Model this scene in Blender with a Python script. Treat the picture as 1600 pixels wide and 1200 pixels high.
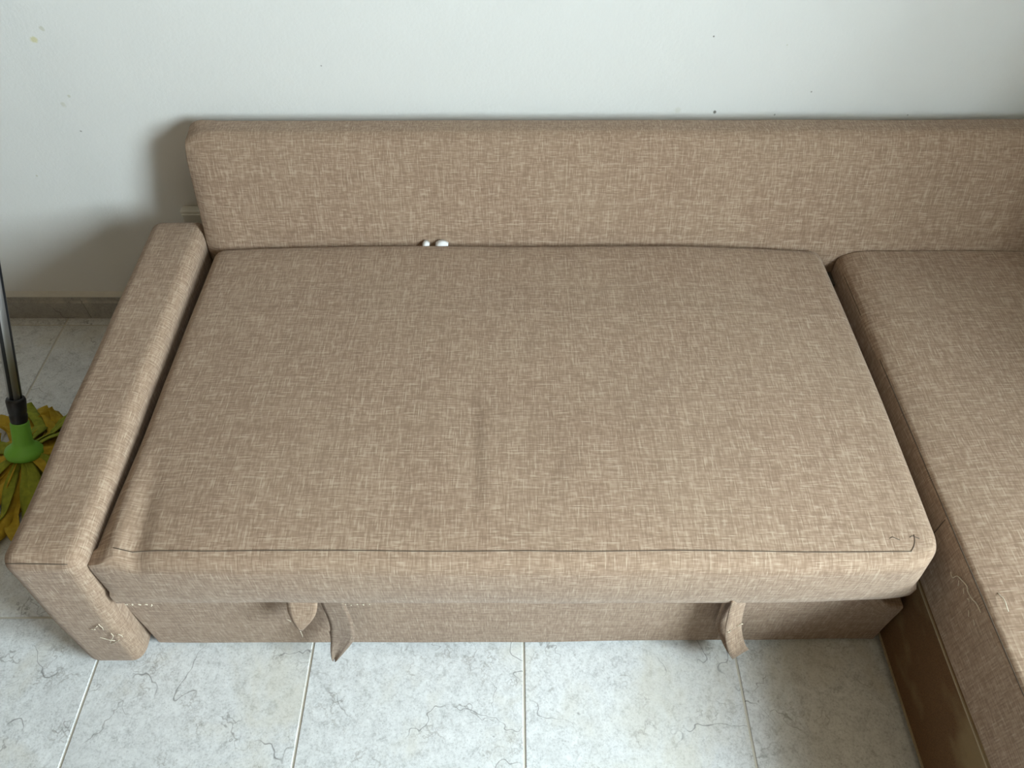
import bpy, bmesh, math, random
from mathutils import Vector, Matrix, noise

for o in list(bpy.data.objects):
    bpy.data.objects.remove(o)
SC = bpy.context.scene
COL = SC.collection
random.seed(7)

# ------------------------------------------------------------------ camera
F_PX, PITCH, YAW, ROLL, CAM_H = 1173.16, 0.86789, 0.00575, 0.00594, 1.58993
cd = bpy.data.cameras.new('camera')
cd.sensor_width = 36.0
cd.lens = F_PX / 1600 * 36
cd.clip_start = 0.02
cam = bpy.data.objects.new('camera', cd)
COL.objects.link(cam)
fw = Vector((math.sin(YAW) * math.cos(PITCH), math.cos(YAW) * math.cos(PITCH), -math.sin(PITCH)))
rt = Vector((math.cos(YAW), -math.sin(YAW), 0))
up = rt.cross(fw)
r2 = rt * math.cos(ROLL) + up * math.sin(ROLL)
u2 = -rt * math.sin(ROLL) + up * math.cos(ROLL)
cam.matrix_world = Matrix(((r2.x, u2.x, -fw.x, 0), (r2.y, u2.y, -fw.y, 0), (r2.z, u2.z, -fw.z, CAM_H), (0, 0, 0, 1)))
SC.camera = cam

# ------------------------------------------------------------------ room size
XL, XR, YF, YB, ZC = -4.2, 1.62, -4.0, 1.611, 2.7
WY0, WY1, WZ0, WZ1 = -1.0, 0.05, 0.85, 2.15          # window in the right wall
DX0, DX1, DZ0, DZ1 = -2.9, -1.7, 0.9, 2.2           # added opening behind the camera for the warm fill light

# ------------------------------------------------------------------ world and light
world = bpy.data.worlds.new('sky')
SC.world = world
world.use_nodes = True
wb = world.node_tree.nodes['Background']
wb.inputs['Color'].default_value = (0.62, 0.78, 1.0, 1)
wb.inputs['Strength'].default_value = 1.0


def area(name, loc, direction, sx, sy, energy, color):
    l = bpy.data.lights.new(name, 'AREA')
    l.shape = 'RECTANGLE'
    l.size, l.size_y, l.energy, l.color = sx, sy, energy, color
    o = bpy.data.objects.new(name, l)
    o.location = loc
    o.rotation_euler = Vector(direction).to_track_quat('-Z', 'Y').to_euler()
    COL.objects.link(o)
    return o


area('window_daylight', (XR + 0.27, (WY0 + WY1) / 2, (WZ0 + WZ1) / 2), (-1, 0, 0), WY1 - WY0, WZ1 - WZ0, 245, (0.80, 0.95, 1.0))
area('front_warm_fill', ((DX0 + DX1) / 2, YF - 0.02, (DZ0 + DZ1) / 2), (0, 1, 0), DX1 - DX0, DZ1 - DZ0, 9, (1.0, 0.80, 0.56))  # added warm fill to tint the left wall, not real daylight

SC.view_settings.view_transform = 'Standard'
SC.view_settings.look = 'None'
SC.view_settings.gamma = 1.0
SC.view_settings.use_curve_mapping = False
SC.view_settings.exposure = 0.0
SC.cycles.diffuse_bounces = 3


# ------------------------------------------------------------------ material helpers
class NT:
    def __init__(self, name):
        self.m = bpy.data.materials.new(name)
        self.m.use_nodes = True
        self.t = self.m.node_tree
        self.b = self.t.nodes['Principled BSDF']

    def n(self, typ, **kw):
        nd = self.t.nodes.new(typ)
        for k, v in kw.items():
            setattr(nd, k, v)
        return nd

    def put(self, sock, v):
        if hasattr(v, 'links'):
            self.t.links.new(v, sock)
        else:
            sock.default_value = v

    def math(self, op, a, b=0.0, c=0.0):
        nd = self.n('ShaderNodeMath', operation=op)
        self.put(nd.inputs[0], a); self.put(nd.inputs[1], b); self.put(nd.inputs[2], c)
        return nd.outputs[0]

    def mapping(self, vec, scale=(1, 1, 1), loc=(0, 0, 0), rot=(0, 0, 0)):
        nd = self.n('ShaderNodeMapping')
        self.put(nd.inputs['Vector'], vec)
        nd.inputs['Scale'].default_value = scale
        nd.inputs['Location'].default_value = loc
        nd.inputs['Rotation'].default_value = rot
        return nd.outputs[0]

    def noise(self, vec, scale=1.0, detail=2.0, rough=0.5, dist=0.0):
        nd = self.n('ShaderNodeTexNoise')
        self.put(nd.inputs['Vector'], vec)
        nd.inputs['Scale'].default_value = scale
        nd.inputs['Detail'].default_value = detail
        nd.inputs['Roughness'].default_value = rough
        nd.inputs['Distortion'].default_value = dist
        return nd.outputs['Fac']

    def remap(self, v, a, b, c=0.0, d=1.0, smooth=False):
        nd = self.n('ShaderNodeMapRange')
        if smooth:
            nd.interpolation_type = 'SMOOTHSTEP'
        self.put(nd.inputs[0], v)
        for i, q in enumerate((a, b, c, d)):
            nd.inputs[i + 1].default_value = q
        return nd.outputs[0]

    def mix(self, fac, a, b, mode='MIX'):
        nd = self.n('ShaderNodeMix', data_type='RGBA', blend_type=mode)
        self.put(nd.inputs[0], fac)
        self.put(nd.inputs[6], a if hasattr(a, 'links') else tuple(a) + (1,))
        self.put(nd.inputs[7], b if hasattr(b, 'links') else tuple(b) + (1,))
        return nd.outputs[2]

    def bump(self, h, strength, dist=0.001):
        nd = self.n('ShaderNodeBump')
        self.put(nd.inputs['Height'], h)
        nd.inputs['Strength'].default_value = strength
        nd.inputs['Distance'].default_value = dist
        self.t.links.new(nd.outputs[0], self.b.inputs['Normal'])

    def base(self, v):
        self.put(self.b.inputs['Base Color'], v if hasattr(v, 'links') else tuple(v) + (1,))

    def set(self, **kw):
        for k, v in kw.items():
            self.put(self.b.inputs[k.replace('_', ' ')], v)
        return self


def plain(name, col, rough=0.6, metal=0.0, var=0.08, scale=40):
    k = NT(name)
    tc = k.n('ShaderNodeTexCoord').outputs['Object']
    nz = k.noise(tc, scale, 3)
    k.base(k.mix(nz, [c * (1 - var) for c in col], [min(1, c * (1 + var)) for c in col]))
    k.set(Roughness=rough, Metallic=metal)
    return k.m


def fabric(name, dark=(0.240, 0.160, 0.109), mid=(0.312, 0.215, 0.150), light=(0.408, 0.300, 0.218)):
    k = NT(name)
    uv = k.n('ShaderNodeUVMap', uv_map='UVMap').outputs['UV']
    wob = k.n('ShaderNodeTexNoise')
    k.put(wob.inputs['Vector'], uv)
    wob.inputs['Scale'].default_value = 7.0
    sub = k.n('ShaderNodeVectorMath', operation='MULTIPLY_ADD')
    k.put(sub.inputs[0], wob.outputs['Color'])
    sub.inputs[1].default_value = (0.004, 0.004, 0)
    k.put(sub.inputs[2], uv)
    v = sub.outputs[0]
    sp = k.n('ShaderNodeSeparateXYZ')
    k.put(sp.inputs[0], v)

    def threads(across, along, f, run, seed):
        idx = k.math('FLOOR', k.math('MULTIPLY', across, f))
        wn = k.n('ShaderNodeTexWhiteNoise', noise_dimensions='1D')
        k.put(wn.inputs['W'], k.math('ADD', idx, seed))
        r = wn.outputs['Value']
        cb = k.n('ShaderNodeCombineXYZ')
        k.put(cb.inputs[0], k.math('MULTIPLY', r, 173.0))
        k.put(cb.inputs[1], k.math('MULTIPLY_ADD', along, run, k.math('MULTIPLY', r, 61.0)))
        val = k.noise(cb.outputs[0], 1, 1.0, 0.6)
        return k.math('ADD', val, k.math('MULTIPLY', k.math('SUBTRACT', r, 0.5), 0.14))
    warp = threads(sp.outputs[0], sp.outputs[1], 450, 38, 3)
    weft = threads(sp.outputs[1], sp.outputs[0], 450, 38, 11777)
    a = k.remap(warp, 0.28, 0.72)
    b = k.remap(weft, 0.28, 0.72)
    fine = k.math('MULTIPLY', k.math('ADD', a, b), 0.5)
    tot = fine
    c = k.mix(k.remap(tot, 0.22, 0.52), dark, mid)
    c = k.mix(k.remap(tot, 0.52, 0.86), c, light)
    slub = k.math('MAXIMUM', k.remap(warp, 0.66, 0.76), k.remap(weft, 0.66, 0.76))
    c = k.mix(k.math('MULTIPLY', slub, 0.19), c, (0.58, 0.49, 0.37))
    worn = k.noise(uv, 4.5, 3, 0.6)
    c = k.mix(k.remap(worn, 0.4, 0.75, 0, 0.13), c, (0.40, 0.315, 0.22))
    k.base(c)
    k.set(Roughness=0.92)
    k.b.inputs['Sheen Weight'].default_value = 0.12
    k.b.inputs['Sheen Roughness'].default_value = 0.5
    k.b.inputs['Specular IOR Level'].default_value = 0.15
    k.bump(fine, 0.55, 0.0012)
    return k.m


def stone(name, base=(0.63, 0.645, 0.655), rough=0.3):
    k = NT(name)
    tc = k.n('ShaderNodeTexCoord').outputs['Object']
    rnd = k.n('ShaderNodeObjectInfo').outputs['Random']
    cmb = k.n('ShaderNodeCombineXYZ')
    k.put(cmb.inputs[0], k.math('MULTIPLY', rnd, 37.0))
    k.put(cmb.inputs[1], k.math('MULTIPLY', rnd, 91.0))
    k.put(cmb.inputs[2], k.math('MULTIPLY', rnd, 13.0))
    ad = k.n('ShaderNodeVectorMath', operation='ADD')
    k.put(ad.inputs[0], tc); k.put(ad.inputs[1], cmb.outputs[0])
    v = ad.outputs[0]
    big = k.noise(v, 5, 4, 0.6, 0.4)
    medn = k.noise(v, 42, 4, 0.72, 0.5)
    finen = k.noise(v, 230, 3, 0.75)
    d = [x * 0.66 for x in base]
    l = [min(1, x * 1.28) for x in base]
    c = k.mix(k.remap(medn, 0.3, 0.7), d, l)
    c = k.mix(0.35, c, base)
    c = k.mix(k.remap(finen, 0.45, 0.72, 0, 0.75), c, l)
    c = k.mix(k.remap(finen, 0.44, 0.27, 0, 0.7), c, [x * 0.5 for x in base])
    c = k.mix(k.remap(big, 0.52, 0.68, 0, 0.42), c, (0.58, 0.54, 0.44))
    c = k.mix(k.remap(big, 0.45, 0.28, 0, 0.4), c, [x * 0.74 for x in base])

    def vein(scale, loc, width, mscale, m0, m1):
        q = k.mapping(v, (1, 1, 1), loc, (0, 0, 0.6))
        nz = k.noise(q, scale, 4, 0.55, 0.2)
        line = k.remap(k.math('ABSOLUTE', k.math('SUBTRACT', nz, 0.5)), 0.0, width, 1, 0)
        mk = k.remap(k.noise(q, mscale, 2), m0, m1)
        return k.math('MULTIPLY', line, mk)
    v1 = vein(4.0, (3, 5, 1), 0.0045, 6, 0.50, 0.58)
    v2 = vein(8, (9, 2, 4), 0.008, 9, 0.54, 0.62)
    v3 = vein(40, (1, 8, 7), 0.035, 12, 0.55, 0.66)
    c = k.mix(k.math('MULTIPLY', v1, 0.8), c, (0.12, 0.115, 0.115))
    c = k.mix(k.math('MULTIPLY', v2, 0.65), c, (0.16, 0.15, 0.145))
    c = k.mix(k.math('MULTIPLY', v3, 0.5), c, (0.2, 0.18, 0.16))
    k.base(c)
    k.set(Roughness=k.remap(medn, 0.3, 0.7, rough * 0.8, rough * 1.3))
    k.bump(k.math('SUBTRACT', medn, k.math('MULTIPLY', v1, 0.6)), 0.18, 0.002)
    return k.m


def wall_paint(name, col, spots=()):
    k = NT(name)
    geo = k.n('ShaderNodeNewGeometry').outputs['Position']
    nz = k.noise(geo, 6, 4, 0.6)
    c = k.mix(nz, [x * 0.97 for x in col], [min(1, x * 1.02) for x in col])
    if spots:
        nv = k.n('ShaderNodeTexNoise')
        k.put(nv.inputs['Vector'], geo)
        nv.inputs['Scale'].default_value = 90
    for (p, r, sc, a) in spots:
        ma = k.n('ShaderNodeVectorMath', operation='MULTIPLY_ADD')
        k.put(ma.inputs[0], nv.outputs['Color'])
        ma.inputs[1].default_value = (r * 1.4,) * 3
        k.put(ma.inputs[2], geo)
        ds = k.n('ShaderNodeVectorMath', operation='DISTANCE')
        k.put(ds.inputs[0], ma.outputs[0])
        ds.inputs[1].default_value = [q + r * 0.7 for q in p]
        c = k.mix(k.remap(ds.outputs['Value'], r * 0.6, r * 1.1, a, 0), c, sc)
    k.base(c)
    k.set(Roughness=0.75)
    k.b.inputs['Specular IOR Level'].default_value = 0.25
    k.bump(k.math('ADD', k.noise(geo, 160, 3, 0.6), k.math('MULTIPLY', k.noise(geo, 30, 2), 1.5)), 0.12, 0.003)
    return k.m


def fibreboard(name):
    k = NT(name)
    tc = k.n('ShaderNodeTexCoord').outputs['Object']
    f1 = k.noise(tc, 420, 3, 0.7)
    f2 = k.noise(k.mapping(tc, (1, 1, 1.6)), 7, 3, 0.55)
    c = k.mix(k.remap(f1, 0.25, 0.75), (0.075, 0.034, 0.010), (0.19, 0.095, 0.032))
    c = k.mix(k.remap(f2, 0.48, 0.68, 0, 0.7), c, (0.25, 0.175, 0.08))
    k.base(c)
    k.set(Roughness=0.85)
    k.bump(f1, 0.3, 0.001)
    return k.m


def strip_mat(name, a, b):
    k = NT(name)
    uv = k.n('ShaderNodeUVMap', uv_map='UVMap').outputs['UV']
    vo = k.n('ShaderNodeTexVoronoi')
    k.put(vo.inputs['Vector'], k.mapping(uv, (190, 190, 1)))
    vo.inputs['Randomness'].default_value = 0.15
    nz = k.noise(uv, 60, 3)
    c = k.mix(k.remap(nz, 0.3, 0.7), a, b)
    c = k.mix(k.remap(vo.outputs['Distance'], 0.18, 0.28, 0.55, 0), c, [x * 0.35 for x in a])
    k.base(c)
    k.set(Roughness=0.9)
    k.bump(vo.outputs['Distance'], 0.4, 0.001)
    return k.m


STAIN = (0.62, 0.58, 0.30)
STAIN2 = (0.50, 0.49, 0.36)
CHIP = (0.17, 0.16, 0.14)
spots = [((-1.024, YB, 0.832), 0.0085, STAIN, 0.75), ((-0.996, YB, 0.856), 0.006, STAIN2, 0.5),
         ((-1.028, YB, 0.683), 0.007, STAIN2, 0.4), ((-1.006, YB, 0.703), 0.004, STAIN2, 0.5),
         ((-1.017, YB, 0.614), 0.003, CHIP, 0.6), ((0.438, YB, 0.844), 0.0022, CHIP, 0.9),
         ((0.477, YB, 0.668), 0.0042, CHIP, 1.0), ((0.601, YB, 0.826), 0.002, STAIN2, 0.5),
         ((0.618, YB, 0.662), 0.0025, CHIP, 0.6), ((0.687, YB, 0.719), 0.002, CHIP, 0.7),
         ((-0.417, YB, 0.776), 0.002, CHIP, 0.6), ((-1.181, YB, 0.49), 0.003, STAIN2, 0.6),
         ((0.39, YB, 0.672), 0.008, STAIN2, 0.25), ((0.929, YB, 0.662), 0.002, CHIP, 0.6)]
M_WALL = wall_paint('white_plaster', (0.74, 0.74, 0.72), spots)
M_WALL2 = wall_paint('bounce_toned_plaster', (0.25, 0.155, 0.075))  # unseen walls: dark warm brown chosen to weaken and warm the bounce light
M_CEIL = wall_paint('ceiling_paint', (0.33, 0.24, 0.15))  # unseen ceiling: darkened to brown so less light bounces back
M_FAB = fabric('taupe_linen')
M_FABIN = fabric('taupe_linen_reverse', (0.21, 0.145, 0.105), (0.27, 0.195, 0.145), (0.34, 0.26, 0.20))
M_TILE = stone('grey_marbled_ceramic')
M_SKIRT = stone('grey_marbled_skirting', (0.34, 0.325, 0.30), 0.35)
M_GROUT = plain('light_grout', (0.56, 0.53, 0.46), 0.9)
M_BOARD = fibreboard('brown_fibreboard')
M_EDGE = plain('raw_board_edge', (0.34, 0.27, 0.17), 0.8)
M_SEAM = plain('dark_seam_thread', (0.105, 0.075, 0.053), 0.9)
M_THREAD = plain('pale_loose_thread', (0.62, 0.54, 0.42), 0.9)
M_WTAG = plain('white_label_cloth', (0.82, 0.83, 0.85), 0.7)
M_BLACK = plain('black_plastic', (0.012, 0.013, 0.016), 0.4)
M_DARK = plain('dark_frame_cloth', (0.05, 0.042, 0.03), 0.9)
M_WPLAST = plain('white_plastic', (0.74, 0.73, 0.68), 0.4, 0, 0.02)
M_ALU = plain('silver_metal', (0.62, 0.62, 0.62), 0.35, 0.9, 0.03)
M_GREEN = plain('green_plastic', (0.20, 0.52, 0.06), 0.45)
M_LIP = plain('painted_mortar_lip', (0.66, 0.645, 0.59), 0.8)
M_YEL = strip_mat('yellow_mop_cloth', (0.42, 0.27, 0.012), (0.58, 0.40, 0.03))
M_OLV = strip_mat('lime_mop_cloth', (0.20, 0.24, 0.015), (0.36, 0.38, 0.03))
M_ALUW = plain('window_frame_paint', (0.75, 0.75, 0.74), 0.4, 0, 0.02)

# ------------------------------------------------------------------ object helpers
def empty(name, loc, label, cat, group=None):
    o = bpy.data.objects.new(name, None)
    o.location = loc
    o['label'], o['category'] = label, cat
    if group:
        o['group'] = group
    COL.objects.link(o)
    return o


def link(name, me, mats, parent=None, smooth=True, label=None, kind=None):
    if not isinstance(mats, (list, tuple)):
        mats = [mats]
    if not me.materials:
        for m in mats:
            me.materials.append(m)
    o = bpy.data.objects.new(name, me)
    COL.objects.link(o)
    if parent is not None:
        o.parent = parent
        p = parent
        off = Vector()
        while p is not None:
            off += p.location
            p = p.parent
        o.location = -off
    if smooth:
        for f in me.polygons:
            f.use_smooth = True
    if label:
        o['label'] = label
    if kind:
        o['kind'] = kind
    return o


def bm_mesh(bm, name):
    bmesh.ops.recalc_face_normals(bm, faces=bm.faces)
    me = bpy.data.meshes.new(name)
    bm.to_mesh(me)
    bm.free()
    return me


def box_bm(lo, hi, bevel=0.0, seg=2):
    bm = bmesh.new()
    c = [(lo[i] + hi[i]) / 2 for i in range(3)]
    s = [hi[i] - lo[i] for i in range(3)]
    bmesh.ops.create_cube(bm, size=1, matrix=Matrix.Translation(c) @ Matrix.Diagonal((s[0], s[1], s[2], 1)))
    if bevel:
        bmesh.ops.bevel(bm, geom=list(bm.edges), offset=bevel, segments=seg, affect='EDGES', profile=0.5)
    return bm


def box(name, lo, hi, mat, parent=None, bevel=0.0, seg=2, **kw):
    return link(name, bm_mesh(box_bm(lo, hi, bevel, seg), name), mat, parent, smooth=False, **kw)


def axis_samples(lo, hi, r, step):
    k = 6
    out = [lo + r * (1 - math.cos(i / k * math.pi / 2)) for i in range(k)]
    a, b = lo + r, hi - r
    n = max(1, int(round((b - a) / step)))
    out += [a + (b - a) * i / n for i in range(n + 1)]
    out += [hi - r * (1 - math.cos(i / k * math.pi / 2)) for i in range(k - 1, -1, -1)]
    return out


def soft_box(name, lo, hi, r, step, mat, parent=None, deform=None, **kw):
    """Upholstered block: rounded box with fabric coordinates in metres that run on over the edges."""
    bm = bmesh.new()
    uvl = bm.loops.layers.uv.new('UVMap')
    S = [axis_samples(lo[i], hi[i], r, step) for i in range(3)]
    cache = {}

    def vert(p):
        key = (round(p[0], 6), round(p[1], 6), round(p[2], 6))
        if key not in cache:
            q = Vector([min(max(p[i], lo[i] + r), hi[i] - r) for i in range(3)])
            d = Vector(p) - q
            if d.length > 1e-9:
                m = max(abs(x) for x in d)
                # cube corner to sphere, even spacing
                x, y, z = [t / r for t in d]
                e = Vector((x * math.sqrt(max(0, 1 - y * y / 2 - z * z / 2 + y * y * z * z / 3)),
                            y * math.sqrt(max(0, 1 - z * z / 2 - x * x / 2 + z * z * x * x / 3)),
                            z * math.sqrt(max(0, 1 - x * x / 2 - y * y / 2 + x * x * y * y / 3))))
                d = e * r
            w = q + d
            if deform:
                w = deform(w, Vector(p))
            cache[key] = bm.verts.new(w)
        return cache[key]

    def uv(axis, side, p):
        x, y, z = p
        if axis == 2:
            return (x, y) if side else (x, -y)
        if axis == 1:
            return (x, lo[1] - (hi[2] - z)) if not side else (x, hi[1] + (hi[2] - z))
        return (lo[0] - (hi[2] - z), y) if not side else (hi[0] + (hi[2] - z), y)

    for axis in range(3):
        i, j = [(1, 2), (0, 2), (0, 1)][axis]
        for side in (0, 1):
            cst = hi[axis] if side else lo[axis]
            for a in range(len(S[i]) - 1):
                for b in range(len(S[j]) - 1):
                    ps = []
                    for (da, db) in ((0, 0), (1, 0), (1, 1), (0, 1)):
                        p = [0, 0, 0]
                        p[axis] = cst
                        p[i] = S[i][a + da]
                        p[j] = S[j][b + db]
                        ps.append(p)
                    vs = [vert(p) for p in ps]
                    if len(set(vs)) < 4:
                        continue
                    try:
                        f = bm.faces.new(vs)
                    except ValueError:
                        continue
                    for lp, p in zip(f.loops, ps):
                        lp[uvl].uv = uv(axis, side, p)
    return link(name, bm_mesh(bm, name), mat, parent, **kw)


def tube(name, pts, rad, mat, parent=None, sides=6, radii=None, closed_ends=True, **kw):
    bm = bmesh.new()
    pts = [Vector(p) for p in pts]
    rings = []
    ref = None
    for i, p in enumerate(pts):
        t = (pts[min(i + 1, len(pts) - 1)] - pts[max(i - 1, 0)]).normalized()
        if ref is None:
            ref = t.orthogonal().normalized()
        ref = (ref - t * ref.dot(t)).normalized()
        b = t.cross(ref)
        rr = radii[i] if radii else rad
        rings.append([bm.verts.new(p + (ref * math.cos(k / sides * 2 * math.pi) + b * math.sin(k / sides * 2 * math.pi)) * rr) for k in range(sides)])
    for a, b in zip(rings, rings[1:]):
        for k in range(sides):
            bm.faces.new((a[k], a[(k + 1) % sides], b[(k + 1) % sides], b[k]))
    if closed_ends:
        bm.faces.new(rings[0][::-1])
        bm.faces.new(rings[-1])
    return link(name, bm_mesh(bm, name), mat, parent, **kw)


def lathe(name, prof, mat, parent, base, axis, sides=28, **kw):
    """prof: (radius, height) pairs along axis from base."""
    q = Vector(axis).normalized().to_track_quat('Z', 'Y')
    bm = bmesh.new()
    rings = []
    for (r, h) in prof:
        rings.append([bm.verts.new(Vector(base) + q @ Vector((r * math.cos(k / sides * 2 * math.pi), r * math.sin(k / sides * 2 * math.pi), h))) for k in range(sides)])
    for a, b in zip(rings, rings[1:]):
        for k in range(sides):
            bm.faces.new((a[k], a[(k + 1) % sides], b[(k + 1) % sides], b[k]))
    bm.faces.new(rings[0][::-1])
    bm.faces.new(rings[-1])
    return link(name, bm_mesh(bm, name), mat, parent, **kw)


def ribbon(name, centre, across, mat, parent, width, thick=0.0015, nw=4, bulge=None, uvoff=(0, 0), **kw):
    """Cloth strip: centre line points, side vector per point, real thickness."""
    bm = bmesh.new()
    uvl = bm.loops.layers.uv.new('UVMap')
    C = [Vector(p) for p in centre]
    n = len(C)
    L = [0]
    for i in range(1, n):
        L.append(L[-1] + (C[i] - C[i - 1]).length)
    sheets = []
    for s in (0, 1):
        rows = []
        for i in range(n):
            t = (C[min(i + 1, n - 1)] - C[max(i - 1, 0)]).normalized()
            a = Vector(across[i] if isinstance(across, list) else across)
            a = (a - t * a.dot(t)).normalized()
            nn = t.cross(a)
            w = width[i] if isinstance(width, list) else width
            row = []
            for j in range(nw + 1):
                u = j / nw - 0.5
                off = bulge(i / (n - 1), u) if bulge else 0
                row.append(bm.verts.new(C[i] + a * (u * w) + nn * (off + (thick if s else 0))))
            rows.append(row)
        sheets.append(rows)

    def quad(vs, uvs):
        f = bm.faces.new(vs)
        for lp, q in zip(f.loops, uvs):
            lp[uvl].uv = (q[0] + uvoff[0], q[1] + uvoff[1])
    w0 = max(width) if isinstance(width, list) else width
    for s in (0, 1):
        R = sheets[s]
        for i in range(n - 1):
            for j in range(nw):
                q = [(i, j), (i + 1, j), (i + 1, j + 1), (i, j + 1)]
                if s:
                    q = q[::-1]
                quad([R[a][b] for a, b in q], [((b / nw) * w0, L[a]) for a, b in q])
    A, B = sheets
    for i in range(n - 1):
        for j in (0, nw):
            quad([A[i][j], A[i + 1][j], B[i + 1][j], B[i][j]], [(j / nw * w0, L[i]), (j / nw * w0, L[i + 1]), (j / nw * w0, L[i + 1]), (j / nw * w0, L[i])])
    for i in (0, n - 1):
        for j in range(nw):
            quad([A[i][j], A[i][j + 1], B[i][j + 1], B[i][j]], [(j / nw * w0, L[i])] * 4)
    return link(name, bm_mesh(bm, name), mat, parent, **kw)


def structure(o):
    o['kind'] = 'structure'
    return o


def nz(x, y, z=0.0):
    return noise.noise(Vector((x, y, z)))


def sstep(a, b, x):
    t = min(1, max(0, (x - a) / (b - a)))
    return t * t * (3 - 2 * t)


# ------------------------------------------------------------------ floor of tiles
T, GX, GY = 0.45, 0.03142, 0.67434
G = 0.0022                                            # half joint
floor = structure(box('floor', (XL, YF, -0.12), (XR, YB, -0.0022), M_GROUT))
floor['label'] = 'grey marbled ceramic tile floor with pale grout joints'
tile_cache = {}


def tile_mesh(sx, sy):
    key = (round(sx, 4), round(sy, 4))
    if key not in tile_cache:
        bm = bmesh.new()
        a, b = sx / 2, sy / 2
        bv = 0.0014
        lay = [(-a, -b, -0.0035), (-a, -b, -bv), (-a + bv, -b + bv, 0)]
        rings = []
        for (x, y, z) in lay:
            rings.append([bm.verts.new(p) for p in ((x, y, z), (-x, y, z), (-x, -y, z), (x, -y, z))])
        for r0, r1 in zip(rings, rings[1:]):
            for k in range(4):
                bm.faces.new((r0[k], r0[(k + 1) % 4], r1[(k + 1) % 4], r1[k]))
        bm.faces.new(rings[-1])
        bm.faces.new(rings[0][::-1])
        tile_cache[key] = bm_mesh(bm, 'floor_tile')
        tile_cache[key].materials.append(M_TILE)
    return tile_cache[key]


i0, i1 = math.floor((XL - GX) / T), math.ceil((XR - GX) / T)
j0, j1 = math.floor((YF - GY) / T), math.ceil((YB - GY) / T)
for i in range(i0, i1):
    for j in range(j0, j1):
        x0, x1 = max(XL, GX + i * T + G), min(XR, GX + (i + 1) * T - G)
        y0, y1 = max(YF, GY + j * T + G), min(YB, GY + (j + 1) * T - G)
        if x1 - x0 < 0.006 or y1 - y0 < 0.006:
            continue
        o = bpy.data.objects.new('floor_tile', tile_mesh(x1 - x0, y1 - y0))
        COL.objects.link(o)
        o.parent = floor
        o.location = ((x0 + x1) / 2, (y0 + y1) / 2, random.uniform(-0.0003, 0.0002))

# ------------------------------------------------------------------ walls and ceiling
structure(box('wall_back', (XL, YB, 0), (XR + 0.28, YB + 0.12, ZC), M_WALL))['label'] = 'white plaster wall with small chips and yellow stains behind the sofa'
structure(box('wall_left', (XL - 0.12, YF, 0), (XL, YB + 0.12, ZC), M_WALL2))['label'] = 'plaster wall on the left side of the room, toned dark brown to limit bounce light'
structure(box('ceiling', (XL - 0.12, YF - 0.12, ZC), (XR + 0.28, YB + 0.12, ZC + 0.1), M_CEIL))['label'] = 'ceiling of the room, toned dark brown to limit bounce light'


def wall_with_hole(name, axis, c0, c1, a0, a1, h0, h1, z0, z1, mat, label):
    bm = bmesh.new()
    for (p0, p1, q0, q1) in ((a0, h0, 0, ZC), (h1, a1, 0, ZC), (h0, h1, 0, z0), (h0, h1, z1, ZC)):
        lo = (c0, p0, q0) if axis == 0 else (p0, c0, q0)
        hi = (c1, p1, q1) if axis == 0 else (p1, c1, q1)
        b = box_bm(lo, hi)
        me = bpy.data.meshes.new('t')
        b.to_mesh(me)
        b.free()
        bm.from_mesh(me)
        bpy.data.meshes.remove(me)
    o = structure(link(name, bm_mesh(bm, name), mat, smooth=False))
    o['label'] = label
    return o


wall_with_hole('wall_right', 0, XR, XR + 0.28, YF, YB, WY0, WY1, WZ0, WZ1, M_WALL, 'white plaster wall with the daylight window on the right')
wall_with_hole('wall_front', 1, YF - 0.12, YF, XL, XR + 0.28, DX0, DX1, DZ0, DZ1, M_WALL2, 'plaster wall behind the viewer, toned dark brown to limit bounce light')


def window(name, axis, c, h0, h1, z0, z1, label):
    t, d = 0.05, 0.05
    root = bpy.data.objects.new(name, None)
    COL.objects.link(root)
    root['label'] = label
    structure(root)

    def bx(nm, p0, p1, q0, q1, mat, dd=d):
        lo = (c - dd / 2, p0, q0) if axis == 0 else (p0, c - dd / 2, q0)
        hi = (c + dd / 2, p1, q1) if axis == 0 else (p1, c + dd / 2, q1)
        box(nm, lo, hi, mat, root, 0.004 if mat is M_ALUW else 0)
    bx('frame_jamb', h0, h0 + t, z0, z1, M_ALUW)
    bx('frame_jamb', h1 - t, h1, z0, z1, M_ALUW)
    bx('frame_sill', h0 + t, h1 - t, z0, z0 + t, M_ALUW)
    bx('frame_head', h0 + t, h1 - t, z1 - t, z1, M_ALUW)
    m = (h0 + h1) / 2
    bx('frame_mullion', m - 0.03, m + 0.03, z0 + t, z1 - t, M_ALUW)


window('window_1', 0, XR + 0.22, WY0, WY1, WZ0, WZ1, 'white framed two leaf window in the right wall')
window('added_fill_window', 1, YF + 0.03, DX0, DX1, DZ0, DZ1, 'added white framed two leaf window behind the viewer, holding the warm fill light')  # made-up window, put in to carry the fill light

# ------------------------------------------------------------------ skirting tiles
base = bpy.data.objects.new('baseboard_back', None)
COL.objects.link(base)
base.location = (0, YB, 0)
base['label'] = 'grey marbled ceramic skirting with moulded bead and pale mortar lip'
structure(base)
prof = [(0, 0), (0.0095, 0), (0.0095, 0.062), (0.0145, 0.0645), (0.0145, 0.067), (0.0085, 0.0705), (0.0075, 0.0825), (0.004, 0.086), (0, 0.086)]
lipp = [(0, 0.086), (0.0075, 0.0835), (0.0085, 0.0865), (0.004, 0.096), (0, 0.101)]


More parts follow.
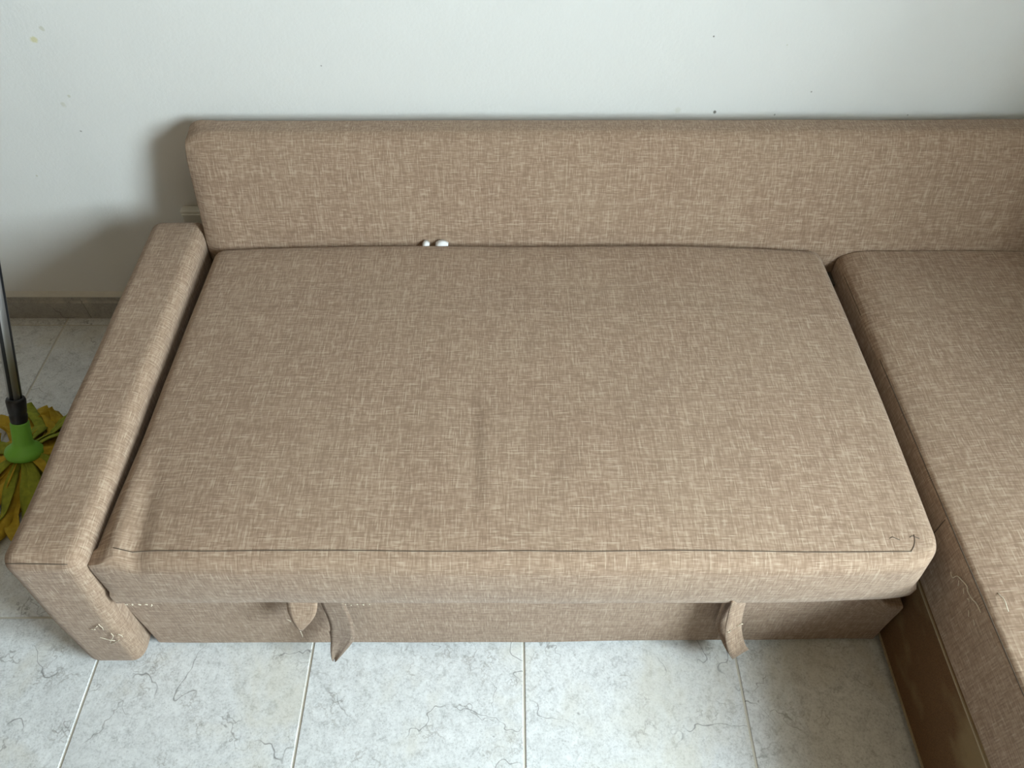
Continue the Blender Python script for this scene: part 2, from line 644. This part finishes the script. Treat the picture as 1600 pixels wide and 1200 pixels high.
def extrude(name, pr, x0, x1, mat, parent):
    bm = bmesh.new()
    A = [bm.verts.new((x0, YB - d, z)) for d, z in pr]
    B = [bm.verts.new((x1, YB - d, z)) for d, z in pr]
    n = len(pr)
    for k in range(n):
        bm.faces.new((A[k], A[(k + 1) % n], B[(k + 1) % n], B[k]))
    bm.faces.new(A[::-1])
    bm.faces.new(B)
    return link(name, bm_mesh(bm, name), mat, parent, smooth=False)


x = -1.247 - 0.45 * 3
while x < XR:
    a, b = max(XL, x + 0.0013), min(XR, x + 0.45 - 0.0013)
    if b - a > 0.01:
        extrude('skirting_tile', prof, a, b, M_SKIRT, base)
    x += 0.45
extrude('mortar_lip', lipp, XL, XR, M_LIP, base)
box('skirting_joint', (XL, YB - 0.0075, 0), (XR, YB - 0.001, 0.08), M_GROUT, base)

# ------------------------------------------------------------------ the corner sofa
sofa = empty('corner_sofa', (0, 1.0, 0), 'taupe linen corner sofa bed with chaise, torn pull strap and bare brown board', 'sofa')

# armrest: leans in a little, runs slightly askew
AZ = 0.456


def arm_def(w, p):
    z, y = w.z, w.y
    t = z / AZ
    w.x += (0.032 + 0.02 * sstep(-0.80, -0.70, w.x)) * (1 - t) * -1.0 * (1 - 0.5 * sstep(0.6, 1.4, y))
    w.x += -0.022 * (y - 0.58) / 0.9
    w.z += 0.003 * nz(w.x * 6, y * 5, 3) * t
    w.x += 0.003 * nz(y * 4, z * 6, 9)
    # worn front face swells a little
    if z < 0.40:
        w.y += -0.004 * math.sin(min(1, z / 0.4) * math.pi) * (1 - sstep(0.58, 0.66, y))
    return w


arm = soft_box('armrest', (-0.848, 0.571, 0.003), (-0.708, 1.49, AZ), 0.03, 0.018, M_FAB, sofa, arm_def)
tube('seam', [arm_def(Vector((-0.842 + 0.112 * t, 0.5768, 0.4475 - 0.003 * t)), None) for t in [0.09 + 0.91 * k / 14 for k in range(15)]], 0.0008, M_SEAM, arm, 5)


def squig(p0, d, n, amp, rad, parent, name='loose_thread', axis=None):
    pts = [Vector(p0)]
    v = Vector(d)
    for k in range(n):
        v = v + Vector((random.uniform(-1, 1), random.uniform(-0.2, 0.2), random.uniform(-1, 1))) * amp if axis is None else v + Vector((random.uniform(-.2, .2), random.uniform(-1, 1), random.uniform(-1, 1))) * amp
        v = v.normalized() * Vector(d).length
        pts.append(pts[-1] + v)
    return tube(name, pts, rad, M_THREAD, parent, 4)


yA = 0.5645
squig((-0.789, yA, 0.165), (0.0042, 0, -0.0085), 3, 0.004, 0.0009, arm)
squig((-0.779, yA, 0.138), (0.006, 0, -0.001), 5, 0.003, 0.0009, arm)
squig((-0.768, yA, 0.200), (0.004, 0, 0.004), 5, 0.004, 0.0008, arm)
squig((-0.760, yA, 0.185), (0.003, 0, -0.006), 5, 0.004, 0.0008, arm)
squig((-0.752, yA, 0.178), (0.005, 0, 0.001), 4, 0.004, 0.0008, arm)
squig((-0.790, yA, 0.205), (0.003, 0, -0.001), 3, 0.003, 0.0012, arm)
squig((-0.778, yA, 0.212), (0.002, 0, 0.002), 3, 0.003, 0.0012, arm)

# backrest: wedge, leaning front, rounded top
BZ = 0.672


def back_def(w, p):
    z = w.z
    w.x += (p.x - w.x) * 0.8
    front = 1.408 + 0.36 * max(0.0, z - 0.42)
    rear = 1.592
    t = (w.y - 1.40) / (1.592 - 1.40)
    w.y = front + (rear - front) * t
    up_ = sstep(0.42, 0.66, z)
    w.y += up_ * (1 - t) * 0.004 * nz(w.x * 3, z * 4, 5)
    dz = 0.012 * math.exp(-((w.x + 0.72) / 0.03) ** 2) * sstep(0.3, 1.0, t) * up_
    w.z += dz + up_ * 0.002 * nz(w.x * 4, 1, 2) + 0.006 * (w.x / 1.2) * up_
    # end flares slightly at the top
    w.x += -0.004 * up_ * (1 - sstep(-0.73, -0.60, w.x))
    return w


back = soft_box('backrest', (-0.732, 1.40, 0.03), (1.47, 1.592, BZ), 0.06, 0.02, M_FAB, sofa, back_def)
for k in range(3):
    px = (-0.72, 0.35, 1.4)[k]
    box('foot', (px - 0.0, 1.46, 0), (px + 0.05, 1.52, 0.034), M_BLACK, sofa, 0.003)

# pull out seat
SX0, SX1, SY0, SY1, SZ0, SZ1 = -0.706, 0.748, 0.581, 1.412, 0.281, 0.432


def seat_def(w, p):
    if p.z < SZ0 + 0.031:                      # crisp lower edge
        w += (p - w) * 0.8
    if p.x < SX0 + 0.031 and p.y < SY0 + 0.031:  # squarer left front corner
        w += (p - w) * 0.55
    u = (w.x - SX0) / (SX1 - SX0)
    v = (w.y - SY0) / (SY1 - SY0)
    t = sstep(SZ0 + 0.05, SZ1, w.z)
    # plan corner at the right front is round
    R = 0.07
    a, b = (w.x - (SX1 - R)) / R, ((SY0 + R) - w.y) / R
    if a > 0 and b > 0:
        a2 = a * math.sqrt(max(0, 1 - b * b / 2))
        b2 = b * math.sqrt(max(0, 1 - a * a / 2))
        kk = 0.3 + 0.7 * sstep(SZ0 + 0.02, SZ1, w.z)
        w.x += (SX1 - R + a2 * R - w.x) * kk
        w.y += (SY0 + R - b2 * R - w.y) * kk
    # front lower edge at the right end rises and tucks under
    e = sstep(0.82, 1.0, u) * (1 - sstep(0.0, 0.15, v))
    w.y += 0.010 * e * (1 - sstep(SZ0, SZ1, w.z))
    w.z += 0.0 * e * (1 - sstep(SZ0, SZ0 + 0.1, w.z))
    # crown
    cu, cv = max(0.0, 1 - abs(2 * u - 1) ** 3.2), max(0.0, 1 - abs(2 * v - 1) ** 3.5)
    w.z += t * 0.021 * cu * cv
    # back edge swells up in the middle against the backrest
    w.z += t * 0.016 * sstep(0.80, 1.0, v) * max(0, 1 - abs(2 * u - 1) ** 4)
    # soft hollows
    w.z += t * 0.0035 * nz(w.x * 3.0, w.y * 3.6, 1.3) * cu
    w.z += t * 0.0012 * nz(w.x * 9, w.y * 8, 4)
    # creases
    d = w.x + 0.052 + 0.03 * (w.y - 0.8)
    w.z += t * 0.0016 * math.tanh(d / 0.006) * math.exp(-(d / 0.05) ** 2) * sstep(0.64, 0.74, w.y) * (1 - sstep(0.84, 0.98, w.y))
    d = w.x - 0.235
    w.z += t * 0.0022 * math.sin(d * 260) * math.exp(-(d / 0.018) ** 2) * math.exp(-((w.y - 0.635) / 0.03) ** 2)
    d = w.x - 0.08
    w.z += t * -0.002 * math.exp(-(d / 0.012) ** 2) * math.exp(-((w.y - 0.76) / 0.03) ** 2)
    # pucker at the left front corner
    d = w.x + 0.662 + 0.10 * (w.y - 0.6)
    g = (1 - sstep(0.62, 0.86, w.y))
    w.z += t * g * (0.011 * math.exp(-(d / 0.014) ** 2) - 0.007 * math.exp(-((d - 0.03) / 0.016) ** 2))
    w.z += -t * 0.010 * sstep(-0.66, -0.72, w.x) * g
    w.x += -0.012 * g * (1 - sstep(SX0, SX0 + 0.08, w.x))
    # front face bows a little
    if v < 0.04:
        w.y += -0.006 * math.sin(max(0, min(1, (w.z - SZ0) / (SZ1 - SZ0))) * math.pi) * cu
        w.y += 0.003 * nz(w.x * 5, w.z * 7, 8)
    if w.z < SZ0 + 0.03:
        w.z += 0.004 * nz(w.x * 4, 2, 2)
    # sides
    w.x += (0.006 * math.sin(v * math.pi)) * (1 if u > 0.5 else -0.4) * sstep(0.8, 1.0, abs(2 * u - 1))
    return w


seat = soft_box('pull_out_seat', (SX0, SY0, SZ0), (SX1, SY1, SZ1), 0.03, 0.011, M_FAB, sofa, seat_def)


def surf(x, y, off=0.0):
    return seat_def(Vector((x, y, SZ1)), Vector((x, y, SZ1))) + Vector((0, 0, off))


# seam that runs round the top of the seat front
pts = []
for k in range(60):
    x = SX0 + 0.045 + (SX1 - SX0 - 0.108) * k / 59
    q = surf(x, SY0 + 0.026)
    pts.append((q.x, q.y - 0.0004, q.z + 0.0007 + (0.0015 if k < 6 else 0)))
for k in range(1, 6):
    pts.append((SX1 - 0.063 + 0.014 * math.sin(k / 5 * 1.57), 0, 0))
    xx = pts[-1][0]
    q = surf(xx, SY0 + 0.026 + 0.004 * k + 0.012 * (1 - math.cos(k / 5 * 1.57)))
    pts[-1] = (q.x, q.y, q.z)
tube('seam', pts, 0.0008, M_SEAM, seat, 5)
for (x, y) in ((0.655, 0.632), (0.69, 0.634)):
    tube('seam_pucker', [surf(x + 0.011 * t, y + 0.003 * math.sin(t * 3.1), 0.0) for t in (0, 0.5, 1, 1.5)], 0.0009, M_SEAM, seat, 4)


def care_tag(x, w, h):
    pts_, ac = [], []
    for k in range(7):
        t = k / 6
        pts_.append((x, 1.412 - 0.016 * math.sin(t * math.pi), 0.425 + h * math.sin(t * 1.9)))
    ribbon('care_tag', pts_, (1, 0, 0), M_WTAG, seat, w, 0.0012, 4, lambda i, u: -0.007 * (0.25 - u * u) * 4 * i, label='small white cloth care tag')


care_tag(-0.198, 0.017, 0.020)
care_tag(-0.160, 0.030, 0.0215)

# base under the pull out seat


def base_def(w, p):
    if w.y < 0.64:
        w.y += 0.002 * nz(w.x * 5, w.z * 6, 2)
        w.y += 0.008 * sstep(-0.2, 0.78, w.x)
    w.z -= 0.10 * sstep(0.66, 0.77, w.x) * sstep(0.1, 0.276, w.z)
    if w.z < 0.03:
        w.z += 0.003 * nz(w.x * 6, 3, 3)
    return w


basep = soft_box('base_panel', (-0.746, 0.612, 0.012), (0.783, 0.645, 0.276), 0.008, 0.02, M_FAB, sofa, base_def)
box('inner_frame', (-0.70, 0.66, 0.02), (0.77, 1.40, 0.27), M_DARK, sofa)
box('rear_frame', (0.745, 1.36, 0.02), (0.79, 1.405, 0.36), M_DARK, sofa)
for px in (-0.70, 0.0, 0.68):
    box('foot', (px, 0.68, 0), (px + 0.05, 0.73, 0.022), M_BLACK, sofa, 0.003)
for k in range(5):
    squig((-0.70 + 0.012 * k, 0.579, 0.2835), (0.0015, 0, -0.001), 3, 0.002, 0.0011, seat, 'lint')
for k in range(5):
    squig((-0.30 + 0.011 * k, 0.579, 0.2835), (0.0014, 0, -0.001), 2, 0.002, 0.0011, seat, 'lint')

# pull straps -----------------------------------------------------------
# intact loop
cpts = []
front = [(0.420, 0.588, 0.300), (0.424, 0.584, 0.25), (0.431, 0.578, 0.19), (0.443, 0.570, 0.14), (0.458, 0.565, 0.100), (0.470, 0.568, 0.074),
         (0.470, 0.577, 0.064), (0.459, 0.588, 0.076), (0.442, 0.600, 0.110), (0.427, 0.604, 0.15), (0.421, 0.602, 0.19), (0.417, 0.601, 0.25), (0.415, 0.600, 0.300)]


def dense(P, m=4):
    P = [Vector(p) for p in P]
    out = []
    for i in range(len(P) - 1):
        p0, p1, p2, p3 = P[max(i - 1, 0)], P[i], P[i + 1], P[min(i + 2, len(P) - 1)]
        for k in range(m):
            t = k / m
            out.append(0.5 * ((2 * p1) + (-p0 + p2) * t + (2 * p0 - 5 * p1 + 4 * p2 - p3) * t * t + (-p0 + 3 * p1 - 3 * p2 + p3) * t ** 3))
    out.append(P[-1])
    return out


st = ribbon('pull_strap', dense(front), (0.88, 0.46, 0.16), M_FAB, seat, 0.038, 0.0022, 4, uvoff=(2.3, 1.7), label='intact looped fabric pull strap')
for k in range(5):
    squig((0.419 + 0.0062 * k, 0.5665 + 0.0034 * k, 0.186 + 0.0012 * k), (0.002, 0.0006, 0.0008), 3, 0.002, 0.0010, st, 'stitch')
# torn strap: short flap and long tail
flap = [(-0.379, 0.592, 0.292), (-0.381, 0.585, 0.270), (-0.385, 0.577, 0.245), (-0.390, 0.570, 0.222), (-0.395, 0.566, 0.198)]
t1 = ribbon('torn_strap', dense(flap), (0.92, 0.1, 0.12), M_FAB, seat, [0.056, 0.056, 0.056, 0.056, 0.055, 0.054, 0.053, 0.051, 0.048, 0.044, 0.039, 0.034, 0.028, 0.022, 0.016, 0.010, 0.005], 0.002, 6, uvoff=(3.1, 0.4), label='short frayed end of torn pull strap')
tail = [(-0.326, 0.594, 0.292), (-0.324, 0.587, 0.264), (-0.320, 0.581, 0.232), (-0.319, 0.576, 0.198), (-0.322, 0.573, 0.165), (-0.330, 0.571, 0.134), (-0.341, 0.569, 0.102), (-0.350, 0.567, 0.074), (-0.356, 0.566, 0.052)]
dt = dense(tail)
ws = []
for i in range(len(dt)):
    t = i / (len(dt) - 1)
    ws.append(0.047 if t < 0.5 else 0.047 * (1 - ((t - 0.5) / 0.5)) ** 0.9 + 0.004)
t2 = ribbon('torn_strap', dt, (0.96, -0.1, 0.10), M_FABIN, seat, ws, 0.002, 6, lambda i, u: 0.010 * max(0, i - 0.4) * abs(u) * 2, uvoff=(4.1, 0.8), label='long ragged tail of torn pull strap')
squig((-0.396, 0.564, 0.198), (0.001, 0, -0.006), 5, 0.001, 0.0006, t1)
squig((-0.408, 0.570, 0.228), (-0.003, 0, 0.001), 3, 0.002, 0.0007, t1)
squig((-0.312, 0.569, 0.142), (0.003, 0, 0.001), 3, 0.002, 0.0007, t2)
tube('frayed_edge', dense([(-0.308, 0.5695, 0.140), (-0.321, 0.568, 0.120), (-0.338, 0.5665, 0.094), (-0.353, 0.565, 0.064)]), 0.0013, M_THREAD, t2, 5)


# chaise ------------------------------------------------------------------
CX0, CX1, CY0, CY1, CZ0, CZ1 = 0.7925, 1.46, 0.06, 1.412, 0.235, 0.402


def chaise_def(w, p):
    u = (w.x - CX0) / (CX1 - CX0)
    v = (w.y - CY0) / (CY1 - CY0)
    t = sstep(CZ1 - 0.03, CZ1, w.z)
    cu = max(0.0, 1 - abs(2 * min(u, 0.999) - 1) ** (4.0 + 10 * sstep(0.6, 1.0, v)))
    cv = max(0.0, 1 - abs(2 * min(v, 0.5) - 1) ** 8)
    w.z += t * 0.026 * cu * cv
    w.z += t * 0.002 * nz(w.x * 5, w.y * 5, 11)
    if u < 0.05:
        w.x += 0.002 * nz(w.y * 4, w.z * 7, 6)
    return w


chaise = soft_box('chaise', (CX0, CY0, CZ0), (CX1, CY1, CZ1), 0.011, 0.016, M_FAB, sofa, chaise_def)
tube('seam', [(CX0 + 0.0025, CY0 + 0.02 + (CY1 - CY0 - 0.03) * k / 60, CZ1 - 0.0035 + 0.0006 * nz(k * 0.3, 1, 1)) for k in range(61)], 0.0013, M_SEAM, chaise, 5)
tube('side_seam', [(CX0 - 0.0002 + 0.002 * nz(0.69 * 4, z * 7, 6), 0.692 + 0.0015 * nz(z * 30, 0, 0), z) for z in [CZ0 + 0.008 + 0.15 * k / 12 for k in range(13)]], 0.0011, M_SEAM, chaise, 5)
board = box('base_board', (CX0 + 0.001, CY0 + 0.02, 0.024), (CX0 + 0.017, 1.38, CZ0 + 0.01), M_BOARD, chaise, 0.0008, label='bare brown fibreboard side strip')
box('board_edge', (CX0 - 0.0025, CY0 + 0.02, 0.021), (CX0 + 0.017, 1.38, 0.0248), M_EDGE, board)
box('fabric_hem', (CX0 - 0.0015, CY0 + 0.02, CZ0 - 0.002), (CX0 + 0.004, 1.38, CZ0 + 0.002), M_EDGE, chaise)
box('chaise_frame', (CX0 + 0.02, CY0 + 0.03, 0.03), (CX1 - 0.01, 1.38, CZ0 + 0.01), M_DARK, sofa)
for (px, py) in ((0.86, 0.12), (1.36, 0.12), (0.86, 1.28), (1.36, 1.28)):
    box('foot', (px, py, 0), (px + 0.05, py + 0.05, 0.032), M_BLACK, sofa, 0.003)


def side_def(w, p):
    z = w.z
    inner = 1.28 + 0.25 * max(0.0, z - 0.42)
    t = (w.x - 1.28) / 0.19
    w.x = inner + (1.47 - inner) * t
    return w


soft_box('side_backrest', (1.28, 0.30, 0.03), (1.47, 1.43, BZ + 0.008), 0.034, 0.03, M_FAB, sofa, side_def)
thr = [(0.7908, 0.600, 0.349), (0.7908, 0.597, 0.363), (0.7900, 0.585, 0.372), (0.7900, 0.570, 0.379), (0.7895, 0.560, 0.377), (0.7895, 0.546, 0.380), (0.7895, 0.535, 0.386), (0.7890, 0.519, 0.388)]
tube('loose_thread', dense(thr), 0.0009, M_THREAD, chaise, 4)
for k in range(6):
    squig((0.790, 0.60 - 0.018 * k, 0.35 + 0.006 * (k % 4)), (0, 0.003, 0.002), 3, 0.003, 0.0008, chaise, 'loose_thread', 1)
squig((0.818, 0.545, 0.408), (0.0, -0.005, 0.0), 8, 0.0025, 0.0009, chaise, 'loose_thread', 1)

# ------------------------------------------------------------------ wall box
sock = empty('wall_box', (-0.805, YB, 0.36), 'small white plastic box on the wall, half hidden behind armrest and backrest', 'wall box')
box('back_box', (-0.848, YB - 0.026, 0.315), (-0.762, YB, 0.402), M_WPLAST, sock, 0.004, 3)
box('cover_plate', (-0.844, YB - 0.032, 0.319), (-0.766, YB - 0.0262, 0.397), M_WPLAST, sock, 0.003, 3)

# ------------------------------------------------------------------ mop
A = Vector((-1.189, 1.085, 0.10))
B = Vector((-1.040, 1.585, 1.19))
ax = (B - A).normalized()
mop = empty('floor_mop', (A.x, A.y, 0), 'mop with green socket and yellow cloth strips standing beside the armrest', 'mop')
lathe('green_socket', [(0.026, -0.050), (0.040, -0.046), (0.043, -0.036), (0.040, -0.026), (0.026, -0.016), (0.0215, -0.006), (0.0205, 0.045), (0.0175, 0.048)], M_GREEN, mop, A, ax, label='bright green plastic mop socket')
lathe('collar', [(0.0165, 0.045), (0.0185, 0.050), (0.0195, 0.066), (0.0175, 0.070), (0.0195, 0.074), (0.0215, 0.105), (0.0190, 0.112), (0.0155, 0.113)], M_BLACK, mop, A, ax, label='black plastic collar')
# striped handle
q = ax.to_track_quat('Z', 'Y')
bm = bmesh.new()
S_ = 32
L0, L1 = 0.112, (B - A).length
rings = []
for h in (L0, L0 + 0.3, L0 + 0.6, L1):
    rings.append([bm.verts.new(A + q @ Vector((0.0150 * math.cos(k / S_ * 6.28318), 0.0150 * math.sin(k / S_ * 6.28318), h))) for k in range(S_)])
for a, b in zip(rings, rings[1:]):
    for k in range(S_):
        f = bm.faces.new((a[k], a[(k + 1) % S_], b[(k + 1) % S_], b[k]))
        f.material_index = 1 if (k % 8) in (0, 1, 2) else 0
bm.faces.new(rings[0][::-1])
bm.faces.new(rings[-1])
link('handle', bm_mesh(bm, 'handle'), [M_ALU, M_BLACK], mop, label='silver tube handle with black stripes')
lathe('end_cap', [(0.0160, L1 - 0.03), (0.0168, L1 - 0.028), (0.0168, L1 + 0.004), (0.012, L1 + 0.009)], M_BLACK, mop, A, ax)
# cloth strips fan out from under the socket and lie on the floor
hub = A - ax * 0.045
NS = 48
for k in range(NS):
    ang = k / NS * 2 * math.pi * 3.0 + random.uniform(-0.25, 0.25)
    dirv = Vector((math.cos(ang), math.sin(ang), 0))
    side = Vector((-dirv.y, dirv.x, 0))
    layer = (k * 3) // NS
    r_end = random.uniform(0.15, 0.20) + (0.05 if dirv.y < -0.2 else 0.0)
    pts = []
    bend = random.uniform(-0.09, 0.09)
    wob = random.uniform(0.010, 0.024)
    ph = random.uniform(0, 6)
    n = 20
    for j in range(n):
        t = j / (n - 1)
        rr = 0.016 + (r_end - 0.016) * t
        drop = 1 - sstep(0.0, 0.42 + 0.16 * layer, t)
        zz = 0.006 + 0.007 * layer + (hub.z - 0.016) * drop + 0.010 * abs(math.sin(t * 8 + ph)) * t
        P = Vector((hub.x, hub.y, 0)) + dirv * rr + side * (bend * t * t + wob * math.sin(t * 6 + ph) * t)
        if P.x > -0.925:
            P.x = -0.925 - 0.003 * (k % 5)
        P.z = zz
        pts.append(P)
    tw = random.uniform(-1.1, 1.1)
    across = [side + Vector((0, 0, tw * math.sin(j / (n - 1) * 4.2 + ph))) for j in range(n)]
    w_ = random.uniform(0.026, 0.040)
    wid = [0.014 + (w_ - 0.014) * min(1, j / 7) for j in range(n)]
    m = M_OLV if (layer == 2 and k % 2 == 0) or k % 5 == 0 else M_YEL
    o = ribbon('cloth_strip', pts, across, m, mop, wid, 0.0018, 4, (lambda i, u, q=random.uniform(-0.02, 0.02): q * (0.25 - u * u) * 2 * i), uvoff=(k * 0.37, k * 0.11))
    for v in o.data.vertices:
        v.co.z = max(v.co.z, 0.0012 + 0.0004 * (k % 3))
